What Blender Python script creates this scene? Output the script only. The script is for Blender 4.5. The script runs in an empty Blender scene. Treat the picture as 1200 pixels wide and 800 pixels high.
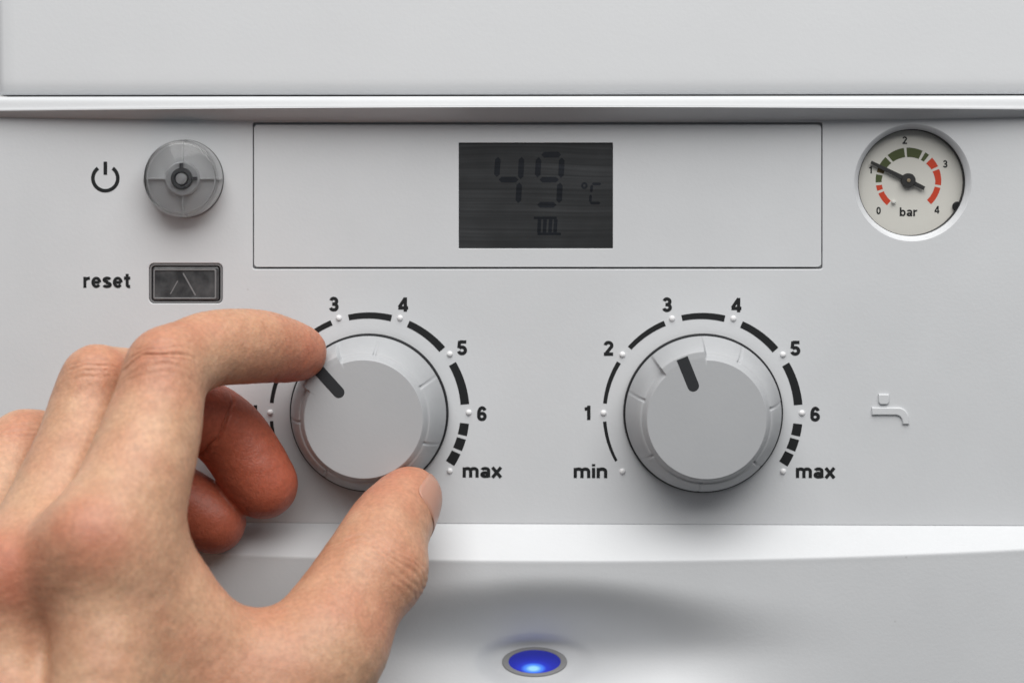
import bpy, bmesh, math, random
import numpy as np
from mathutils import Vector, Matrix

random.seed(4); rng = np.random.default_rng(7)
SC = bpy.context.scene
COL = SC.collection
MM = 0.001

# ------------------------------------------------------------------ camera
F = 2600.0                      # focal length in photo pixels (1200 wide)
DIST = 0.584                    # camera to panel, along the optical axis
VPX, VPY = 667.0, 219.0         # where the panel normal vanishes
yaw = math.atan((VPX - 600) / F); pitch = math.atan((400 - VPY) / F)
FWD = Vector((-math.sin(yaw) * math.cos(pitch), math.cos(yaw) * math.cos(pitch), -math.sin(pitch)))
RIGHT = Vector((math.cos(yaw), math.sin(yaw), 0)); UP = RIGHT.cross(FWD)
CAM = -FWD * DIST
cd = bpy.data.cameras.new('camera'); cam = bpy.data.objects.new('camera', cd); COL.objects.link(cam)
cam.matrix_world = Matrix(((RIGHT.x, UP.x, -FWD.x, CAM.x), (RIGHT.y, UP.y, -FWD.y, CAM.y),
                           (RIGHT.z, UP.z, -FWD.z, CAM.z), (0, 0, 0, 1)))
cd.sensor_width = 36; cd.lens = F / 1200 * 36; cd.clip_start = 0.01; cd.clip_end = 20
cd.dof.use_dof = True; cd.dof.focus_distance = DIST - 0.012; cd.dof.aperture_fstop = 11
SC.camera = cam

def P(px, py, d=0.0):
    """photo pixel -> point on the plane d mm in front of the control panel"""
    r = FWD * F + RIGHT * (px - 600) + UP * (400 - py)
    t = (-d * MM - CAM.y) / r.y
    return CAM + r * t
def S(d=0.0, px=600, py=400):   # photo pixels per mm at depth d
    return F / ((P(px, py, d) - CAM).dot(FWD) * 1000)

# ------------------------------------------------------------------ light
w = bpy.data.worlds.new('World'); SC.world = w; w.use_nodes = True
bg = w.node_tree.nodes['Background']; bg.inputs[1].default_value = 1.0
wt = w.node_tree; wc = wt.nodes.new('ShaderNodeTexCoord'); ws = wt.nodes.new('ShaderNodeSeparateXYZ'); wr = wt.nodes.new('ShaderNodeValToRGB')
wm = wt.nodes.new('ShaderNodeMath'); wm.operation = 'MULTIPLY_ADD'; wm.inputs[1].default_value = 0.5; wm.inputs[2].default_value = 0.5
wt.links.new(wc.outputs['Generated'], ws.inputs[0]); wt.links.new(ws.outputs['Z'], wm.inputs[0]); wt.links.new(wm.outputs[0], wr.inputs['Fac'])
wt.links.new(wr.outputs['Color'], bg.inputs[0])          # a plain room: dim floor, grey walls, paler ceiling
e = wr.color_ramp.elements; e[0].position = 0.15; e[0].color = (0.03, 0.031, 0.033, 1); e[1].position = 0.9; e[1].color = (0.30, 0.31, 0.325, 1)
e2 = e.new(0.5); e2.color = (0.135, 0.141, 0.15, 1)
def area(name, loc, target, sx, sy, power, col=(1, 1, 1)):
    l = bpy.data.lights.new(name, 'AREA'); l.shape = 'RECTANGLE'; l.size = sx; l.size_y = sy; l.energy = power; l.color = col
    o = bpy.data.objects.new(name, l); COL.objects.link(o); o.location = loc
    o.rotation_euler = (Vector(target) - Vector(loc)).to_track_quat('-Z', 'Y').to_euler()
    return o
area('ceiling_lamp', (0.14, -0.80, 1.14), (0, 0, 0), 1.75, 1.45, 36.5, (1, 0.985, 0.96))
SC.view_settings.view_transform = 'Standard'; SC.view_settings.look = 'None'
SC.view_settings.gamma = 1; SC.view_settings.exposure = 0.0
SC.render.engine = 'CYCLES'; SC.cycles.use_denoising = True; SC.cycles.max_bounces = 10
SC.cycles.transmission_bounces = 10; SC.cycles.transparent_max_bounces = 10

# ------------------------------------------------------------------ materials
def mat(name, col, rough=0.5, spec=0.5, metal=0.0, **kw):
    m = bpy.data.materials.new(name); m.use_nodes = True
    b = m.node_tree.nodes['Principled BSDF']
    b.inputs['Base Color'].default_value = (*col, 1); b.inputs['Roughness'].default_value = rough
    b.inputs['Specular IOR Level'].default_value = spec; b.inputs['Metallic'].default_value = metal
    for k, v in kw.items(): b.inputs[k.replace('_', ' ')].default_value = v
    return m
def N(m, t, **kw):
    n = m.node_tree.nodes.new(t)
    for k, v in kw.items():
        if k in n.inputs: n.inputs[k].default_value = v
        else: setattr(n, k, v)
    return n
def L(m, a, b): m.node_tree.links.new(a, b)
def B(m): return m.node_tree.nodes['Principled BSDF']

def painted(name, col, rough, grain=1.0, dirt=0.04):
    """moulded plastic: fine orange peel, slight tone drift, tiny specks"""
    m = mat(name, col, rough, 0.4); tc = N(m, 'ShaderNodeTexCoord')
    n1 = N(m, 'ShaderNodeTexNoise', Scale=1100.0, Detail=2.0); L(m, tc.outputs['Object'], n1.inputs['Vector'])
    n2 = N(m, 'ShaderNodeTexNoise', Scale=420.0, Detail=3.0); L(m, tc.outputs['Object'], n2.inputs['Vector'])
    add = N(m, 'ShaderNodeMath', operation='MULTIPLY_ADD'); add.inputs[1].default_value = 0.35
    L(m, n2.outputs['Fac'], add.inputs[0]); L(m, n1.outputs['Fac'], add.inputs[2])
    bp = N(m, 'ShaderNodeBump', Strength=0.12 * grain, Distance=0.00022); L(m, add.outputs[0], bp.inputs['Height'])
    L(m, bp.outputs['Normal'], B(m).inputs['Normal'])
    n3 = N(m, 'ShaderNodeTexNoise', Scale=26.0, Detail=4.0, Roughness=0.6); L(m, tc.outputs['Object'], n3.inputs['Vector'])
    cr = N(m, 'ShaderNodeValToRGB'); L(m, n3.outputs['Fac'], cr.inputs['Fac'])
    cr.color_ramp.elements[0].position = 0.3; cr.color_ramp.elements[1].position = 0.7
    cr.color_ramp.elements[0].color = (*[c * (1 - dirt) for c in col], 1)
    cr.color_ramp.elements[1].color = (*[c * (1 + dirt * 0.5) for c in col], 1)
    n4 = N(m, 'ShaderNodeTexVoronoi', Scale=70.0); L(m, tc.outputs['Object'], n4.inputs['Vector'])
    sp = N(m, 'ShaderNodeValToRGB'); L(m, n4.outputs['Distance'], sp.inputs['Fac'])
    sp.color_ramp.elements[0].position = 0.012; sp.color_ramp.elements[0].color = (0.72, 0.71, 0.7, 1)
    sp.color_ramp.elements[1].position = 0.03; sp.color_ramp.elements[1].color = (1, 1, 1, 1)
    mx = N(m, 'ShaderNodeMix', data_type='RGBA', blend_type='MULTIPLY'); mx.inputs[0].default_value = 0.6
    L(m, cr.outputs['Color'], mx.inputs[6]); L(m, sp.outputs['Color'], mx.inputs[7])
    L(m, mx.outputs[2], B(m).inputs['Base Color'])
    return m

M = {}
M['panel'] = painted('silver_plastic', (0.592, 0.605, 0.622), 0.42)
M['fascia'] = painted('matt_silver_plastic', (0.592, 0.605, 0.622), 0.6)
M['casing'] = painted('white_enamel', (0.652, 0.665, 0.682), 0.38, 0.8, 0.02)
M['knob'] = painted('knob_plastic', (0.40, 0.41, 0.424), 0.45, 0.8)
M['dot'] = mat('white_dot', (0.72, 0.72, 0.73), 0.4, 0.5)
M['ink'] = mat('black_ink', (0.012, 0.013, 0.014), 0.45, 0.35)
M['dark'] = mat('dark_rubber', (0.012, 0.013, 0.015), 0.5, 0.3)
M['mark'] = painted('charcoal_inlay', (0.022, 0.024, 0.027), 0.5, 0.5)
M['black'] = mat('recess_black', (0.01, 0.01, 0.011), 0.7, 0.2)
M['crescent'] = mat('crescent_ring', (0.10, 0.10, 0.103), 0.35, 0.5)
M['backing'] = mat('grey_backing', (0.60, 0.60, 0.605), 0.6, 0.3)
M['wall'] = painted('wall_paint', (0.8, 0.8, 0.79), 0.8)

# LCD glass: dark, scratched film with horizontal glare streaks painted into the colour
m = mat('lcd_glass', (0.03, 0.033, 0.036), 0.3, 0.5); M['lcd'] = m
def streaks(m, base, amp, bow=8.0):
    tc = N(m, 'ShaderNodeTexCoord'); sep = N(m, 'ShaderNodeSeparateXYZ'); L(m, tc.outputs['Object'], sep.inputs[0])
    # the painted glare streaks bow gently
    w1 = N(m, 'ShaderNodeTexNoise', Scale=14.0, Detail=1.0); L(m, tc.outputs['Object'], w1.inputs['Vector'])
    z = N(m, 'ShaderNodeMath', operation='MULTIPLY_ADD'); L(m, w1.outputs['Fac'], z.inputs[0]); z.inputs[1].default_value = 0.010
    L(m, sep.outputs['Z'], z.inputs[2])
    cmb = N(m, 'ShaderNodeCombineXYZ'); sx = N(m, 'ShaderNodeMath', operation='MULTIPLY'); sx.inputs[1].default_value = 0.012
    L(m, sep.outputs['X'], sx.inputs[0]); L(m, sx.outputs[0], cmb.inputs['X']); L(m, z.outputs[0], cmb.inputs['Z'])
    a = N(m, 'ShaderNodeTexNoise', Scale=1500.0, Detail=2.0); L(m, cmb.outputs[0], a.inputs['Vector'])
    b = N(m, 'ShaderNodeTexNoise', Scale=170.0, Detail=2.0); L(m, cmb.outputs[0], b.inputs['Vector'])
    c = N(m, 'ShaderNodeTexNoise', Scale=60.0, Detail=3.0); L(m, tc.outputs['Object'], c.inputs['Vector'])
    mu = N(m, 'ShaderNodeMath', operation='MULTIPLY'); L(m, a.outputs['Fac'], mu.inputs[0]); L(m, b.outputs['Fac'], mu.inputs[1])
    mu2 = N(m, 'ShaderNodeMath', operation='MULTIPLY'); L(m, mu.outputs[0], mu2.inputs[0]); L(m, c.outputs['Fac'], mu2.inputs[1])
    cr = N(m, 'ShaderNodeValToRGB'); L(m, mu2.outputs[0], cr.inputs['Fac'])
    cr.color_ramp.elements[0].position = 0.07; cr.color_ramp.elements[0].color = (*base, 1)
    cr.color_ramp.elements[1].position = 0.26; cr.color_ramp.elements[1].color = (*amp, 1)
    L(m, cr.outputs['Color'], B(m).inputs['Base Color'])
streaks(m, (0.020, 0.021, 0.022), (0.052, 0.054, 0.057))
m = mat('lcd_segment', (0.004, 0.005, 0.007), 0.35, 0.35); M['seg'] = m
streaks(m, (0.003, 0.004, 0.006), (0.022, 0.025, 0.032))

M['clear'] = mat('clear_plastic', (0.90, 0.91, 0.92), 0.06, 0.5, Transmission_Weight=1.0, IOR=1.40)
M['smoke'] = mat('smoky_plastic', (0.055, 0.056, 0.058), 0.22, 0.5)
m = M['smoke']; tc = N(m, 'ShaderNodeTexCoord'); nn = N(m, 'ShaderNodeTexNoise', Scale=260.0, Detail=5.0)
L(m, tc.outputs['Object'], nn.inputs['Vector']); cr = N(m, 'ShaderNodeValToRGB'); L(m, nn.outputs['Fac'], cr.inputs['Fac'])
cr.color_ramp.elements[0].position = 0.35; cr.color_ramp.elements[0].color = (0.032, 0.033, 0.035, 1)
cr.color_ramp.elements[1].position = 0.75; cr.color_ramp.elements[1].color = (0.10, 0.101, 0.104, 1)
L(m, cr.outputs['Color'], B(m).inputs['Base Color'])
M['smokeedge'] = mat('smoky_edge', (0.20, 0.20, 0.205), 0.25, 0.5)
M['rib'] = mat('frosted_rib', (0.68, 0.68, 0.685), 0.3, 0.5)
M['hub'] = mat('hub_grey', (0.12, 0.121, 0.124), 0.35, 0.5)
M['gface'] = painted('gauge_face', (0.70, 0.69, 0.655), 0.6, 0.2, 0.02)
M['green'] = mat('gauge_green', (0.075, 0.095, 0.035), 0.6, 0.3)
M['olive'] = mat('gauge_brown', (0.11, 0.075, 0.02), 0.6, 0.3)
M['red'] = mat('gauge_red', (0.60, 0.06, 0.025), 0.6, 0.3)
M['needle'] = mat('needle_grey', (0.03, 0.03, 0.031), 0.45, 0.4)
M['brass'] = mat('brass_pin', (0.45, 0.36, 0.25), 0.4, 0.5, 0.8)
M['gwhite'] = mat('white_peg', (0.7, 0.7, 0.68), 0.4, 0.5)
m = bpy.data.materials.new('gauge_window'); m.use_nodes = True; nt = m.node_tree; nt.nodes.remove(nt.nodes['Principled BSDF'])
tr = nt.nodes.new('ShaderNodeBsdfTransparent'); gl = nt.nodes.new('ShaderNodeBsdfGlossy'); gl.inputs['Roughness'].default_value = 0.08
fr = nt.nodes.new('ShaderNodeFresnel'); fr.inputs[0].default_value = 1.45; mx = nt.nodes.new('ShaderNodeMixShader')
nt.links.new(fr.outputs[0], mx.inputs[0]); nt.links.new(tr.outputs[0], mx.inputs[1]); nt.links.new(gl.outputs[0], mx.inputs[2])
nt.links.new(mx.outputs[0], nt.nodes['Material Output'].inputs['Surface']); tr.inputs[0].default_value = (0.96, 0.96, 0.95, 1)
M['window'] = m
M['bezel'] = painted('lamp_bezel', (0.25, 0.25, 0.255), 0.5, 0.4)
m = mat('blue_lens', (0.02, 0.03, 0.35), 0.2, 0.6); M['cup'] = m      # translucent blue lens glowing round its diode
tc = N(m, 'ShaderNodeTexCoord'); vm = N(m, 'ShaderNodeVectorMath', operation='DISTANCE'); L(m, tc.outputs['Object'], vm.inputs[0]); vm.inputs[1].default_value = (-0.0003, 0.0, -0.0038)
cr = N(m, 'ShaderNodeValToRGB'); mp = N(m, 'ShaderNodeMath', operation='MULTIPLY'); mp.inputs[1].default_value = 120.0; L(m, vm.outputs['Value'], mp.inputs[0]); L(m, mp.outputs[0], cr.inputs['Fac'])
el = cr.color_ramp.elements; el[0].position = 0.12; el[0].color = (0.9, 1.9, 2.3, 1); el[1].position = 1.0; el[1].color = (0.008, 0.008, 0.16, 1)
for ps, c in ((0.25, (0.2, 0.75, 2.2, 1)), (0.42, (0.025, 0.06, 0.85, 1)), (0.62, (0.015, 0.02, 0.42, 1))):
    e = el.new(ps); e.color = c
L(m, cr.outputs['Color'], B(m).inputs['Emission Color']); B(m).inputs['Emission Strength'].default_value = 0.38

# ------------------------------------------------------------------ object helpers
def link(name, me, material=None, parent=None, smooth=False):
    if material is not None and not me.materials: me.materials.append(material)
    o = bpy.data.objects.new(name, me); COL.objects.link(o)
    if parent is not None: o.parent = parent
    if smooth: me.polygons.foreach_set('use_smooth', [True] * len(me.polygons))
    return o
def mesh(name, verts, faces, material=None, parent=None, smooth=False):
    me = bpy.data.meshes.new(name); me.from_pydata([tuple(v) for v in verts], [], faces); me.update()
    return link(name, me, material, parent, smooth)
def empty(name, loc=(0, 0, 0), parent=None):
    o = bpy.data.objects.new(name, None); COL.objects.link(o); o.location = loc; o.empty_display_size = 0.02
    if parent: o.parent = parent
    return o
def autosmooth(o, ang=35):
    me = o.data; bm = bmesh.new(); bm.from_mesh(me)
    for f in bm.faces: f.smooth = True
    for e in bm.edges:
        e.smooth = not (len(e.link_faces) == 2 and e.calc_face_angle(0) > math.radians(ang))
    bm.to_mesh(me); bm.free()
def slab(name, loops, d0, d1, bevel, material, parent=None, res=2):
    """closed outlines (world X,Z in m; holes allowed) filled from depth d0 to d1 (mm), softened edges"""
    cu = bpy.data.curves.new(name, 'CURVE'); cu.dimensions = '2D'; cu.fill_mode = 'BOTH'
    for lp in loops:
        sp = cu.splines.new('POLY'); sp.points.add(len(lp) - 1); sp.use_cyclic_u = True
        for p, q in zip(sp.points, lp): p.co = (q[0], q[1], 0, 1)
    b = bevel * MM; cu.bevel_depth = b; cu.bevel_resolution = res; cu.offset = -b
    cu.extrude = max((d1 - d0) * MM / 2 - b, 0)
    t = bpy.data.objects.new(name, cu); COL.objects.link(t)
    me = bpy.data.meshes.new_from_object(t.evaluated_get(bpy.context.evaluated_depsgraph_get()))
    bpy.data.objects.remove(t); bpy.data.curves.remove(cu)
    yc = -(d0 + d1) / 2 * MM
    for v in me.vertices: x, y, z = v.co; v.co = (x, yc - z, y)
    me.name = name; me.materials.clear()
    bm = bmesh.new(); bm.from_mesh(me); bmesh.ops.remove_doubles(bm, verts=bm.verts, dist=1e-7)
    bmesh.ops.recalc_face_normals(bm, faces=bm.faces); bm.to_mesh(me); bm.free()
    o = link(name, me, material, parent); autosmooth(o, 40)
    bm = bmesh.new(); bm.from_mesh(me); bm.normal_update()
    for f in bm.faces:
        if abs(f.normal.y) > 0.9995:
            f.smooth = False
            for e in f.edges:
                if any(abs(g.normal.y) < 0.9995 for g in e.link_faces): e.smooth = False
    bm.to_mesh(me); bm.free(); return o
def pxz(px, py, d=0): p = P(px, py, d); return (p.x, p.z)
def rrect(x0, y0, x1, y1, r, d=0, n=6):
    out = []
    for cx, cy, a0 in ((x1 - r, y0 + r, -90), (x1 - r, y1 - r, 0), (x0 + r, y1 - r, 90), (x0 + r, y0 + r, 180)):
        for i in range(n + 1):
            a = math.radians(a0 + 90 * i / n); out.append(pxz(cx + r * math.cos(a), cy + r * math.sin(a), d))
    return out
def circ(c, r, n=96): return [(c[0] + r * MM * math.cos(2 * math.pi * i / n), c[1] + r * MM * math.sin(2 * math.pi * i / n)) for i in range(n)]
def lathe(name, prof, c, material, parent, n=96, cap=True, smooth=35):
    """prof: (radius mm, depth mm) pairs turned about the panel normal through c=(X,Z)"""
    vs, fs = [], []
    for r, d in prof:
        for i in range(n):
            a = 2 * math.pi * i / n; vs.append((c[0] + r * MM * math.cos(a), -d * MM, c[1] + r * MM * math.sin(a)))
    for k in range(len(prof) - 1):
        for i in range(n):
            j = (i + 1) % n; fs.append((k * n + i, k * n + j, (k + 1) * n + j, (k + 1) * n + i))
    if cap:
        if prof[0][0] > 1e-6: fs.append(tuple(range(n))[::-1])
        if prof[-1][0] > 1e-6: fs.append(tuple((len(prof) - 1) * n + i for i in range(n)))
    o = mesh(name, vs, fs, material, parent)
    bm = bmesh.new(); bm.from_mesh(o.data); bmesh.ops.remove_doubles(bm, verts=bm.verts, dist=1e-8)
    bmesh.ops.recalc_face_normals(bm, faces=bm.faces); bm.to_mesh(o.data); bm.free()
    autosmooth(o, smooth); return o

# strokes: flat print drawn as ribbons -------------------------------------------------
def arc(cx, cy, rx, ry, a0, a1, n=18):
    return [(cx + rx * math.cos(math.radians(a0 + (a1 - a0) * i / n)), cy + ry * math.sin(math.radians(a0 + (a1 - a0) * i / n))) for i in range(n + 1)]
def ell(cx, cy, rx, ry): return ('c', arc(cx, cy, rx, ry, 0, 360, 28)[:-1])
G = {
 '0': ([ell(.27, .5, .17, .40)], .56),
 '1': ([[(.28, 0), (.28, 1.0)], [(.29, .90), (.22, .79), (.06, .75)]], .50),
 '2': ([arc(.27, .70, .175, .20, 175, -25) + [(.12, .10)], [(.02, .09), (.52, .09)]], .56),
 '3': ([arc(.27, .705, .155, .195, 165, -90) + [(.19, .51)], [(.19, .51)] + arc(.27, .30, .175, .20, 90, -165)], .56),
 '4': ([[(.38, 0), (.38, 1.0)], [(.38, .95), (.05, .32)], [(0, .27), (.53, .27)]], .56),
 '5': ([[(.49, .905), (.13, .905)], [(.135, .98), (.095, .47)], arc(.26, .32, .185, .225, 140, -165)], .56),
 '6': ([ell(.275, .30, .17, .21), arc(.29, .48, .185, .42, 195, 35)], .56),
 'm': ([[(.09, 0), (.09, .73)], arc(.24, .48, .15, .165, 180, 0) + [(.39, 0)], arc(.54, .48, .15, .165, 180, 0) + [(.69, 0)]], .82),
 'i': ([[(.09, 0), (.09, .73)], [(.09, .84), (.09, 1.0)]], .21),
 'n': ([[(.09, 0), (.09, .73)], arc(.255, .48, .165, .165, 180, 0) + [(.42, 0)]], .54),
 'a': ([arc(.255, .52, .155, .13, 165, 0) + [(.41, .1), (.43, 0)], ell(.245, .215, .15, .13)], .54),
 'x': ([[(.05, 0), (.45, .73)], [(.05, .73), (.45, 0)]], .52),
 'r': ([[(.09, 0), (.09, .73)], arc(.33, .42, .24, .22, 180, 88)], .39),
 'e': ([arc(.265, .365, .17, .275, 0, 325) , [(.10, .365), (.43, .365)]], .54),
 's': ([arc(.26, .53, .15, .115, 15, 265) + arc(.255, .205, .165, .12, 85, -165)], .52),
 't': ([[(.19, .93), (.19, .2)] + arc(.29, .2, .10, .11, 180, 270, 6) + [(.34, .09)], [(.03, .645), (.345, .645)]], .37),
 'b': ([[(.09, 0), (.09, 1.0)], ell(.265, .365, .165, .275)], .54),
}
def ribbon(pts, wd, closed=False):
    n = len(pts); out = []
    for i in range(n):
        p = Vector(pts[i]); a = Vector(pts[(i - 1) % n]) if (closed or i > 0) else None; b = Vector(pts[(i + 1) % n]) if (closed or i < n - 1) else None
        t = Vector((0, 0))
        if a is not None and (p - a).length > 1e-9: t += (p - a).normalized()
        if b is not None and (b - p).length > 1e-9: t += (b - p).normalized()
        t.normalize(); nn = Vector((-t.y, t.x)); k = 1.0
        if a is not None and b is not None and (p - a).length > 1e-9: k = 1 / max(0.5, abs(t.dot((p - a).normalized())))
        out.append((p + nn * wd / 2 * k, p - nn * wd / 2 * k))
    return out
def strokes_mesh(name, strokes, wd, d, material, parent):
    """strokes: list of (closed, pts in world X,Z m); wd in m; each overlapping ribbon a hair above the last"""
    vs, fs = [], []
    for k, (cl, pts) in enumerate(strokes):
        rb = ribbon(pts, wd, cl); o = len(vs); y = -(d + 0.006 * k) * MM
        for l, r in rb: vs += [(l.x, y, l.y), (r.x, y, r.y)]
        n = len(rb)
        for i in range(n if cl else n - 1):
            j = (i + 1) % n; fs.append((o + 2 * i, o + 2 * i + 1, o + 2 * j + 1, o + 2 * j))
    return mesh(name, vs, fs, material, parent)
def text(name, s, px, py, cap, parent, d=0.05, wgt=.2, xs=1.3, material=None, fit=None, plane=0.0):
    """centred on px, baseline py (photo pixels), cap height px"""
    adv = sum(G[c][1] for c in s) * xs
    if fit: xs *= fit / (adv * cap); adv = fit / cap
    x = -adv / 2 + 0.02; st = []
    for c in s:
        for k in G[c][0]:
            cl = isinstance(k, tuple); pts = k[1] if cl else k
            st.append((cl, [pxz(px + (x + q[0] * xs) * cap, py - q[1] * cap, plane) for q in pts]))
        x += G[c][1] * xs
    return strokes_mesh(name, st, wgt * cap / S(plane) * MM, plane + d, material or M['ink'], parent)

# ================================================================== boiler
boiler = empty('boiler', P(628, 620, 0))
boiler['label'] = 'silver grey boiler front with two round knobs, dark display and blue lamp'
boiler['category'] = 'boiler'
bpy.context.view_layer.update()
def adopt(o, parent=None):
    """parent keeping world place"""
    p = parent or boiler; o.parent = p; o.matrix_parent_inverse = p.matrix_world.inverted()
XL, XR = P(-9, 250).x, P(1262, 250).x          # panel sides
CXL, CXR = P(-3, 60).x, P(1250, 60).x         # upper casing sides
X0 = P(628, 400).x
def bulge(X): return max(0.0, 1 - ((X - X0) / 0.150) ** 2)
def zpx(py, d): return P(628, py, d).z
def catmull(pts, n):
    pts = [np.array(p, float) for p in pts]; ext = [2 * pts[0] - pts[1]] + pts + [2 * pts[-1] - pts[-2]]; out = []
    for i in range(1, len(ext) - 2):
        a, b, c, e = ext[i - 1:i + 3]
        for k in range(n):
            t = k / n; out.append(0.5 * (2 * b + (c - a) * t + (2 * a - 5 * b + 4 * c - e) * t * t + (3 * b - a - 3 * c + e) * t ** 3))
    return out + [pts[-1]]
def sheet(name, cols, material):
    """cols: list of columns of (X,Y,Z)"""
    nr = len(cols[0]); vs = [p for c in cols for p in c]; fs = []
    for i in range(len(cols) - 1):
        for j in range(nr - 1): fs.append((i * nr + j, i * nr + j + 1, (i + 1) * nr + j + 1, (i + 1) * nr + j))
    o = mesh(name, vs, fs, material); bm = bmesh.new(); bm.from_mesh(o.data)
    bmesh.ops.recalc_face_normals(bm, faces=bm.faces); 
    f = min(bm.faces, key=lambda f: f.calc_center_median().y)
    if f.normal.y > 0: bmesh.ops.reverse_faces(bm, faces=bm.faces)
    bm.to_mesh(o.data); bm.free(); autosmooth(o, 40); adopt(o); return o
NX = 90
def nose(X): return 2.6 + 6.2 * bulge(X)

# --- upper casing: gently bowed door with a rounded bottom edge and side returns
cols = []
xs = [CXL, CXL, CXL + 0.0004, CXL + 0.0011] + list(np.linspace(CXL + 0.0022, CXR - 0.0022, NX)) + [CXR - 0.0011, CXR - 0.0004, CXR, CXR]
for i, X in enumerate(xs):
    k = min(i, len(xs) - 1 - i); back = {0: 120, 1: 2.2, 2: 1.1, 3: 0.35}.get(k, 0)
    dc = nose(X) - 2.1 - back
    zb = zpx(110.9, nose(X) - 2.1); prof = [(dc, 0.170), (dc, 0.135)]
    prof += [(dc, zb + q * 0.001) for q in (12, 7, 4.2)]
    prof += [(dc - 0.05, zb + 0.0030), (dc - 0.16, zb + 0.0022), (dc - 0.34, zb + 0.0014), (dc - 0.55, zb + 0.0007), (dc - 0.9, zb + 0.0002), (dc - 1.5, zb), (dc - 14, zb + 0.00005)]
    cols.append([(X, -d * MM, z) for d, z in prof])
sheet('casing_door', cols, M['casing'])

# --- top rail of the control panel: bright rolled edge, then an undercut
cols = []
for X in np.linspace(XL, XR, NX):
    b = bulge(X); dn = nose(X); pn = 125.5 + 4.5 * (1 - b); pb = 143.5 - 6.5 * (1 - b)
    pts = [(dn - 16, 112.9), (dn - 2.6, 112.9), (dn - 1.35, 113.8), (dn - 0.62, 116.5), (dn - 0.2, pn - 4), (dn, pn - 0.6), (dn - 0.28, pn + 1.2),
           (dn - 0.28 - (dn - 0.4) * 0.45, pn + (pb - pn) * 0.48), (0.15, pb - 0.7), (-0.8, pb + 0.3)]
    pp = [np.array(pts[0])] + catmull(pts[1:], 6)
    cols.append([(X, -p[0] * MM, zpx(p[1], p[0])) for p in pp])
sheet('top_rail', cols, M['panel'])

# --- bottom ledge and lower fascia with the scoop round the lamp
XS = P(645, 735).x
def smooth(a, b, x): t = min(1, max(0, (x - a) / (b - a))); return t * t * (3 - 2 * t)
def scoop(X, py):
    g = math.exp(-(abs(X - XS) / 0.035) ** 2.0)
    st = 668 + 30 * math.tanh(0.45 * ((X - XS) / 0.036) ** 2)
    t = min(1, max(0, (py - st) / (781 - st))); s = 20.0 * t ** 3 * (10 - 15 * t + 6 * t * t)
    if py > 748: s -= 0.085 * ((py - 748) / 4.6) ** 2
    return g * s
LX, LPY = P(626.5, 775).x, 775.5               # the lamp sits on a small flat
def lower_raw(X, py):
    b = bulge(X); pl = 657 - 22 * (1 - b); dl = (pl - 614) / 4.5 * 0.98
    return dl - 0.02 * (py - pl) / 4.5 - 0.10 - scoop(X, py)
LD0 = lower_raw(LX, LPY); LK = (lower_raw(LX, LPY + 6) - lower_raw(LX, LPY - 6)) / 12
def lower_d(X, py):
    rr = math.hypot((X - LX) / 0.0089, (py - LPY) / 18.5); t = 1 - smooth(1.0, 1.9, rr)
    return lower_raw(X, py) * (1 - t) + (LD0 + LK * (py - LPY)) * t
cols = []
for X in np.linspace(XL, XR, 350):
    b = bulge(X); pl = 657 - 22 * (1 - b); dl = (pl - 614) / 4.5 * 0.98
    pp = [(-0.5, 612.6), (0.0, 614.0)] + [(dl * t, 614 + (pl - 614) * t) for t in (0.2, 0.4, 0.6, 0.75, 0.86)]
    e = [(dl * 0.92, 614 + (pl - 614) * 0.925), (dl - 0.27, pl - 1.0), (dl - 0.10, pl + 1.4), (lower_d(X, pl + 6), pl + 6)]
    pp += catmull(e, 4)
    pp += [(lower_d(X, py), py) for py in np.linspace(pl + 9, 834, 90)]
    cols.append([(X, -d * MM, zpx(py, d)) for d, py in pp])
fascia = sheet('lower_fascia', cols, M['fascia'])

# --- flat panel with openings
GC = pxz(1069.5, 214.2)       # gauge opening
KC = [pxz(433, 483.2), pxz(823.5, 483.6)]
zt, zb_ = zpx(131, 0), zpx(613.6, 0)
outer = [(XL, zb_), (XR, zb_), (XR, zt), (XL, zt)]
disp_hole = rrect(296.2, 143.6, 963.8, 315.2, 2.5)
reset_hole = rrect(174.5, 308.5, 260.8, 355.5, 6)
o = slab('control_panel', [outer, disp_hole, reset_hole, circ(GC, 15.3)], -2.5, 0, 0.22, M['panel']); adopt(o); panel = o
# box behind: sides, back
def box(name, x0, x1, y0, y1, z0, z1, material):
    vs = [(x, y, z) for x in (x0, x1) for y in (y0, y1) for z in (z0, z1)]
    fs = [(0, 1, 3, 2), (4, 6, 7, 5), (0, 4, 5, 1), (2, 3, 7, 6), (0, 2, 6, 4), (1, 5, 7, 3)]
    o = mesh(name, vs, fs, material); adopt(o); return o
box('inner_chassis', XL + 0.004, XR - 0.004, 0.034, 0.22, zpx(850, 0), 0.165, M['black'])
box('side_panel', XL, XL + 0.002, 0.003, 0.215, zpx(830, 0), zpx(116, 0), M['panel'])
box('side_panel', XR - 0.002, XR, 0.003, 0.215, zpx(830, 0), zpx(116, 0), M['panel'])

# --- display cover plate and LCD
lcd_hole = rrect(537.6, 167.4, 718.2, 291.2, 0.8)
plate = slab('display_cover', [rrect(297.6, 146.2, 962.5, 313.0, 4.5), lcd_hole], -1.6, 0.06, 0.12, M['panel']); adopt(plate)
o = slab('display_recess', [rrect(290, 138, 970, 321, 2)], -2.6, -1.9, 0.05, M['backing']); adopt(o)
lcd = slab('lcd_screen', [rrect(533, 163, 723, 296, 1)], -1.5, -0.45, 0.02, M['lcd']); adopt(lcd)
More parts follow.
